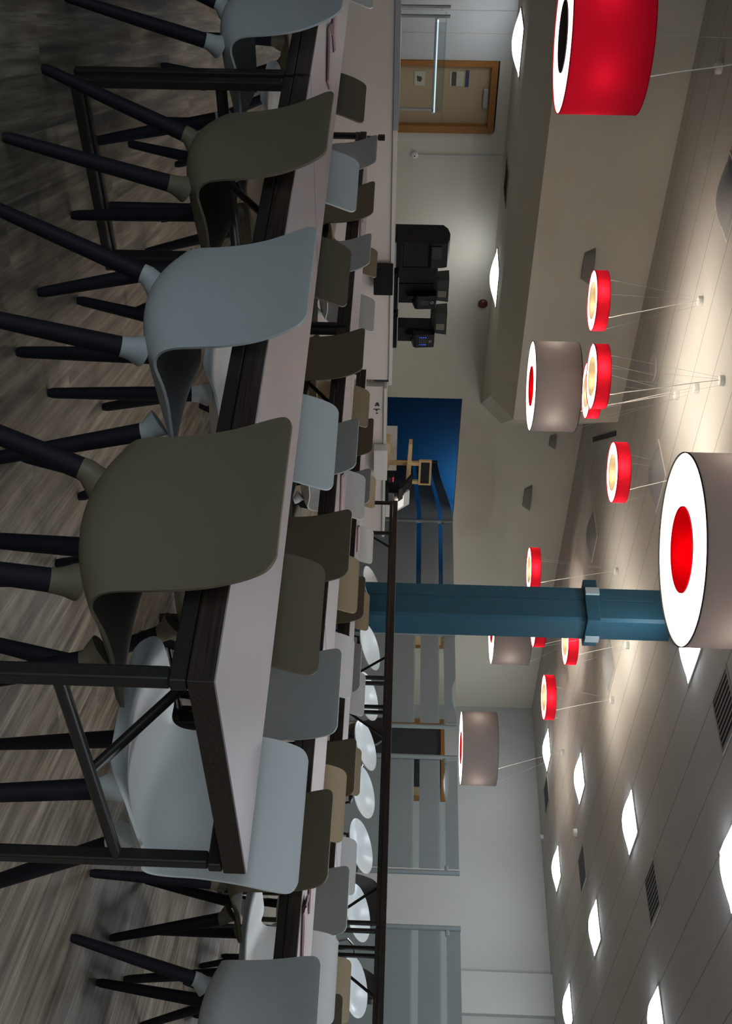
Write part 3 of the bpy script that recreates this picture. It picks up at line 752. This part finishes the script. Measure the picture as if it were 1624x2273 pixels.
obj('emblem', em, 'dark_gap', t2)
tag(obj('cash_drawer', box(bm_(), 11.02, 11.60, 11.76, 11.899, .735, .925), 'white_plastic', bevel=.006), 'white box hanging on the till counter front', 'box')
t = thing('barrier_post', 'slim black barrier post standing before the serving counter', 'barrier post', (5.95, 11.1, 0))
obj('stem', box(bm_(), -.014, .014, -.014, .014, .02, .78), 'black_steel', t); obj('head', box(bm_(), -.028, .02, -.024, .024, .78, .85), 'black_plastic', t, bevel=.003)
obj('foot_plate', lathe(bm_(), [(0, 0), (.16, 0), (.16, .012), (.03, .02), (0, .02)], n=28), 'black_steel', t)
# glass sneeze guard
t = thing('display_guard', 'glass display guard with steel posts on the counter by the door', 'display case', (0, 12.3, CZ + .018))
z0 = 0
for x in (5.07, 5.17): obj('post', box(bm_(), x - .012, x + .012, -.05, -.02, z0, .52), 'steel', t)
obj('post', box(bm_(), 6.205, 6.225, -.05, -.02, z0, .40), 'steel', t)
obj('top_shelf', box(bm_(), 5.18, 6.30, -.14, .10, .475, .485), 'clear_glass', t)
r_ = obj('light_rail', box(bm_(), 5.18, 6.26, -.05, .0, .36, .40), 'steel', t, bevel=.006)
obj('front_glass', box(bm_(), 5.19, 6.20, -.145, -.139, .36, .475), 'clear_glass', t)
obj('rail_edge', box(bm_(), 5.20, 6.24, -.062, -.052, .385, .40), 'white_led', t)
tag(obj('menu_screen', box(bm_(), 4.3, 5.665, 13.93, 13.99, 1.66, 2.27), 'black_plastic', bevel=.01), 'black wall screen at the left edge above the counter', 'screen')
# soap hook and conduit on the wall
t = thing('wall_sensor', 'small round white wall sensor with a cable above the counter', 'wall sensor', (7.79, YB - .008, EYE + .10))
q = bm_(); lathe(q, [(0, 0), (.045, 0), (.05, .012), (.03, .03), (0, .032)], n=24)
for v in q.verts: v.co = Vector((v.co.x, -v.co.z, v.co.y))
obj('housing', q, 'white_plastic', t, smooth=True)
obj('cable', box(bm_(), -.008, .008, -.008, 0, .05, 1.18), 'recess_paint', t)
obj('sensor_eye', box(bm_(), -.006, .006, -.036, -.031, -.01, .01), 'dark_gap', t)
q = bm_(); lathe(q, [(0, 0), (.07, 0), (.07, .03), (.05, .05), (0, .055)], n=28)
for v in q.verts: v.co = Vector((v.co.x + 10.168, YB - .0 - v.co.z, v.co.y + EYE + 1.18))
tag(obj('fire_bell', q, 'red_plastic', smooth=True), 'round dark red alarm sounder on the wall under the bulkhead', 'alarm')

# coffee machines
def hopper(t, x0, x1, y0, y1, z0, z1):
    b = bm_(); i = .012
    v = [b.verts.new(p) for p in ((x0 + i, y0 + i, z0), (x1 - i, y0 + i, z0), (x1 - i, y1 - i, z0), (x0 + i, y1 - i, z0), (x0, y0, z1), (x1, y0, z1), (x1, y1, z1), (x0, y1, z1))]
    for f in ((0, 3, 2, 1), (4, 5, 6, 7), (0, 1, 5, 4), (1, 2, 6, 5), (2, 3, 7, 6), (3, 0, 4, 7)): b.faces.new([v[k] for k in f])
    h = obj('bean_hopper', b, 'smoked', t)
    obj('hopper_window', box(bm_(), x0 + (x1 - x0) * .5, x0 + (x1 - x0) * .78, y0 - .002, y0 + .012, z0 + .012, z1 - .03), 'beans', h)
zt = CZ
t = thing('coffee_brewer', 'tall black coffee machine with a rounded hood, leftmost of three', 'coffee machine', (8.10, 12.40, zt))
pr = [(-.22, 0), (.20, 0), (.20, .60), (.12, .66), (0, .685), (-.12, .675), (-.20, .655), (-.22, .60), (-.235, .45), (-.20, .42), (-.20, .12), (-.235, .1)]
obj('housing', prism(bm_(), pr, 'x', -.19, .17), 'black_plastic', t, bevel=.008)
obj('vent_panel', box(bm_(), -.15, .02, -.245, -.236, .46, .58), 'smoked', t)
obj('base_foot', box(bm_(), -.19, .17, -.23, .2, -.0, .02), 'steel', t)
def espresso(x0, x1, label, led, tray):
    wd = x1 - x0; h = .55
    t = thing('espresso_machine', label, 'coffee machine', (x0, 12.28, zt), 0, 'bean to cup coffee machines')
    b = bm_(); box(b, 0, wd, -.15, .30, 0, .05); obj('base', b, 'black_plastic', t, bevel=.006)
    b = bm_(); box(b, wd * (.60 if led else .46), wd, .0, .22 if led else .30, .05, .50); obj('body', b, 'black_plastic', t, bevel=.008)
    if not led: obj('milk_unit', box(bm_(), 0, wd * .44, .0, .30, .05, .50), 'black_plastic', t, bevel=.008)
    b = bm_(); box(b, 0, wd, .0, .30, .49, h); obj('hood', b, 'black_plastic', t, bevel=.012)
    px0 = wd * .64
    fp = bm_(); pr = [(-.005, .24), (-.11, .27), (-.13, .30), (-.11, .54), (-.005, h)]; prism(fp, pr, 'x', px0, wd + .005); p = obj('control_panel', fp, 'black_plastic', t, bevel=.006)
    xs = px0 + (wd - px0) * .3
    obj('display', box(bm_(), xs, xs + .08, -.128, -.112, .345, .445), 'smoked', p)
    if led:
        for k in range(4):
            for xx in (xs - .022, xs + .092): obj('button_light', box(bm_(), xx, xx + .007, -.131, -.117, .352 + k * .025, .360 + k * .025), 'blue_led', p)
    lg = bm_(); tube(lg, [(xs + .04 + .016 * math.cos(a * PI / 8), -.12, .49 + .016 * math.sin(a * PI / 8)) for a in range(17)], .003, 6, cap=False); obj('round_badge', lg, 'chrome', p)
    b = bm_(); box(b, px0 + .03, px0 + .08, -.08, -.0, .17, .26); obj('spout', b, 'black_plastic', t, bevel=.006)
    hx = wd * .38 if not led else wd * .22
    hopper(t, hx, hx + .35 if hx + .35 < wd else wd, .04, .26, h + .002, h + .152)
    b = bm_(); box(b, wd * .05, wd * .9, -.20, -.03, .05, .062); obj('drip_tray', b, 'steel', t)
    if tray: obj('knock_box', box(bm_(), -.35, .03, -.42, -.385, -.14, -.003), 'black_plastic', t)
    return t
espresso(8.33, 8.88, 'black coffee machine with unlit panel, middle of three', False, False)
espresso(8.93, 9.50, 'black coffee machine with blue lit buttons, rightmost of three', True, False)
tag(obj('waste_bin', box(bm_(), 8.02, 8.40, 11.76, 11.899, .72, .955), 'black_plastic', bevel=.008), 'black bin hooked over the counter front below the coffee machines', 'bin')

# till, card reader, chalkboard stand
ZC2 = CZ2
t = thing('till_terminal', 'black till with a pale tilted screen on the till counter', 'till', (12.1, 12.1, ZC2))
b = bm_(); box(b, -.16, .18, -.12, .15, 0, .05); obj('base', b, 'black_plastic', t, bevel=.008)
b = bm_(); prism(b, [(-.02, .04), (.06, .04), (.05, .20), (-.03, .20)], 'x', -.05, .06); obj('stand', b, 'black_plastic', t)
b = bm_(); v = [b.verts.new(p) for p in ((-.21, -.10, .18), (-.13, -.17, .38), (.02, -.17, .20), (-.02, -.17, .36))]
b.free(); b = bm_(); prism(b, [(-.20, .18), (-.14, .22), (.12, .37), (.10, .395), (-.16, .255), (-.215, .20)], 'x', -.19, .05); obj('screen_back', b, 'black_plastic', t)
b = bm_(); prism(b, [(-.24, .14), (-.20, .14), (-.02, .34), (-.05, .36)], 'x', -.02, .27); sc_o = obj('customer_screen', b, 'white_plastic', t)
b = bm_(); prism(b, [(-.247, .15), (-.242, .147), (-.13, .27), (-.135, .275)], 'x', .0, .22); obj('screen_face', b, 'screen_glow', t)
tag(obj('receipt_printer', box(bm_(), 12.34, 12.62, 12.0, 12.25, ZC2, ZC2 + .13), 'counter_lip', bevel=.02), 'pale receipt printer right of the till', 'printer')
t = thing('card_reader', 'small black card reader with a glowing red strip beside the till', 'card reader', (11.80, 12.05, ZC2))
obj('body', box(bm_(), -.05, .05, -.06, .06, 0, .13), 'black_plastic', t, bevel=.008)
obj('key_panel', box(bm_(), -.035, .035, -.064, -.060, .05, .08), 'smoked', t)
obj('status_light', box(bm_(), -.045, .045, -.066, -.060, .107, .118), 'red_led', t)
t = thing('chalkboard_stand', 'pine stand holding a small framed black chalkboard over the till', 'sign stand', (11.9, 12.45, ZC2))
obj('foot', prism(bm_(), [(-.48, 0), (.06, 0), (.06, .03), (-.2, .07), (-.48, .06)], 'y', -.1, .1), 'pine', t)
obj('post', box(bm_(), -.035, .035, -.02, .02, .03, .52), 'pine', t)
obj('shelf', prism(bm_(), [(-.50, .33), (-.50, .38), (-.1, .375), (.55, .36), (.55, .30), (.1, .305)], 'y', -.13, -.02), 'pine', t)
obj('short_post', box(bm_(), .36, .42, -.02, .02, .32, .52), 'pine', t)
fr = bm_(); box(fr, -.08, .43, -.03, .0, .49, .52); box(fr, -.08, .43, -.03, .0, .65, .68); box(fr, -.08, -.045, -.03, 0, .52, .65); box(fr, .395, .43, -.03, 0, .52, .65)
obj('board_frame', fr, 'pine', t); obj('chalkboard', box(bm_(), -.045, .395, -.02, -.005, .52, .65), 'black_plastic', t)
tag(obj('back_screen', box(bm_(), 11.47, 12.36, 12.755, 12.79, CZ2 - .03, EYE - .03), 'counter_front'), 'low pale panel standing behind the pine stand', 'panel')

# wall uplighters
def uplight(x, y, z, wd, h, dpt, label):
    t = thing('wall_uplighter', label, 'wall light', (x, y, z), 0, 'wall uplighters')
    b = bm_(); n = 10; P0, P1 = [], []
    for k in range(n + 1):
        a = PI * k / n; P0.append((-wd / 2 * math.cos(a), -dpt * math.sin(a)))
    lo = [b.verts.new((p[0] * .72, p[1] * .35 - .001, -h / 2)) for p in P0]; hi = [b.verts.new((p[0], p[1] - .001, h / 2)) for p in P0]
    for i in range(n): b.faces.new((lo[i], lo[i + 1], hi[i + 1], hi[i]))
    b.faces.new(lo[::-1]); b.faces.new((lo[0], hi[0], hi[-1], lo[-1]))
    obj('trough', b, 'uplight_grey', t, smooth=True)
    obj('lamp_plate', prism(bm_(), [(-wd * .4, -.001), (wd * .4, -.001), (wd * .25, -dpt * .6), (-wd * .25, -dpt * .6)], 'z', h / 2 - .03, h / 2 - .02), 'dark_gap', t)
uplight(8.0, 11.9, EYE + 2.22, .52, .12, .14, 'unlit half-round uplighter on the bulkhead above the ring lamp')
uplight(14.22, YB, EYE + 2.24, .60, .12, .16, 'unlit half-round uplighter on the back wall left of the column')
uplight(12.88, YB, EYE + 2.52, .30, .10, .14, 'unlit uplighter half hidden behind the grey drum lamp')

# ------------------------------------------------------------------ glass screens
XG = 14.22; GH = EYE + .95
def glass_screen(name, y0, y1, label):
    t = thing(name, label, 'glass screen', (0, 0, 0), 0, 'frosted glass screens')
    obj('pane', box(bm_(), XG - .006, XG + .006, y0 + .02, y1 - .02, .06, GH - .005), 'frosted_glass', t)
    return t
def post(t, y, side=0):
    obj('post', tube(bm_(), [(XG, y, 0), (XG, y, GH)], .034, 16), 'post_grey', t, smooth=True)
    for z in (.35, EYE + .755):
        s = side or 1
        for s_ in ((side,) if side else (1, -1)):
            obj('clamp', box(bm_(), XG - .022, XG + .022, min(y + s_ * .02, y + s_ * .10), max(y + s_ * .02, y + s_ * .10), z, z + .05), 'post_grey', t, bevel=.012)
g = glass_screen('glass_screen', 11.04, 13.44, 'frosted glass screen between the curved screen and the blue column'); post(g, 13.46, -1); post(g, 11.04)
g = glass_screen('glass_screen', 9.40, 11.02, 'frosted glass screen between the column and the dark doorway'); post(g, 9.36, 1)
g = glass_screen('glass_screen', 7.14, 8.82, 'frosted glass screen right of the dark doorway'); post(g, 8.85, -1); post(g, 7.10, 1)
g = glass_screen('glass_screen', 4.45, 6.33, 'rightmost frosted glass screen, cut by the picture edge'); post(g, 6.35, -1); post(g, 4.42, 1)
# the screen beside the opening continues as a curved pane into the corridor
t = thing('curved_glass_screen', 'curved frosted glass screen running into the blue corridor', 'glass screen', (0, 0, 0))
cp = catmull([(14.25, 13.52), (14.5, 13.98), (15.75, 15.6), (17.9, 18.25), (19.5, 20.4)], 6)
b = bm_(); off = .006; rings = []
for i, p in enumerate(cp):
    a_, c_ = Vector(cp[max(i - 1, 0)]), Vector(cp[min(i + 1, len(cp) - 1)]); d = (c_ - a_).normalized(); nrm = Vector((-d.y, d.x)) * off
    rings.append([b.verts.new((p[0] + s * nrm.x, p[1] + s * nrm.y, z)) for s, z in ((1, .06), (1, GH - .005), (-1, GH - .005), (-1, .06))])
for r0, r1 in zip(rings, rings[1:]):
    for k in range(4): b.faces.new((r0[k], r0[(k + 1) % 4], r1[(k + 1) % 4], r1[k]))
b.faces.new(rings[0]); b.faces.new(rings[-1][::-1])
obj('pane', b, 'frosted_glass', t)
obj('post', tube(bm_(), [(19.55, 20.47, 0), (19.55, 20.47, GH)], .07, 16), 'post_grey', t, smooth=True)
# corridor ceiling light
ceiling_panel(23.2, 22.7, CEIL, True, 'ceiling light in the blue corridor behind the opening', 'panel_glow', 'square ceiling lights')
ceiling_panel(16.2, 17.2, CEIL, True, 'added dim ceiling light in the corridor nearer the opening', 'added_corridor_glow', 'square ceiling lights')  # unseen lamp added to brighten the curved glass

# ------------------------------------------------------------------ black lounge chairs by the screens
def lounge(x, y, rz, label):
    t = thing('lounge_chair', label, 'armchair', (x, y, 0), rz, 'black lounge chairs')
    rows = [(-.26, 1.02, .16, .04, 0), (-.262, 1.0, .21, .05, 0), (-.25, .92, .27, .07, 0), (-.23, .80, .29, .10, 0), (-.20, .66, .29, .12, 0), (-.16, .56, .29, .10, .03), (-.08, .51, .28, .04, .07), (.06, .50, .27, 0, .06), (.2, .51, .26, 0, .03), (.27, .49, .23, 0, 0)]
    obj('seat_shell', shell_bm(rows, 15, .05, 2.2), 'black_leather', t, smooth=True)
    for s in (1, -1):
        obj('armrest', tube(bm_(), [(-.17, .29 * s, .62), (-.10, .33 * s, .74), (.10, .33 * s, .74), (.20, .32 * s, .66), (.18, .28 * s, .50)], .013, 10), 'chrome', t, smooth=True)
    obj('column', tube(bm_(), [(0, 0, .06), (0, 0, .47)], .028, 14), 'chrome', t, smooth=True)
    for k in range(5):
        a = 2 * PI * k / 5
        obj('base_arm', tube(bm_(), [(0, 0, .09), (.28 * math.cos(a), .28 * math.sin(a), .045)], [.022, .014], 10), 'chrome', t, smooth=True)
        q = bm_(); bmesh.ops.create_uvsphere(q, u_segments=12, v_segments=8, radius=.028, matrix=Matrix.Translation((.28 * math.cos(a), .28 * math.sin(a), .028))); obj('castor', q, 'black_plastic', t, smooth=True)
lounge(12.5, 7.95, -.4, 'black swivel chair in front of the dark double doors')
lounge(12.3, 5.85, PI, 'black swivel chair between the last two glass screens, left one')
lounge(12.6, 5.10, PI * .8, 'black swivel chair low behind the bar table at the right')
print('OBJ', len(bpy.data.objects))
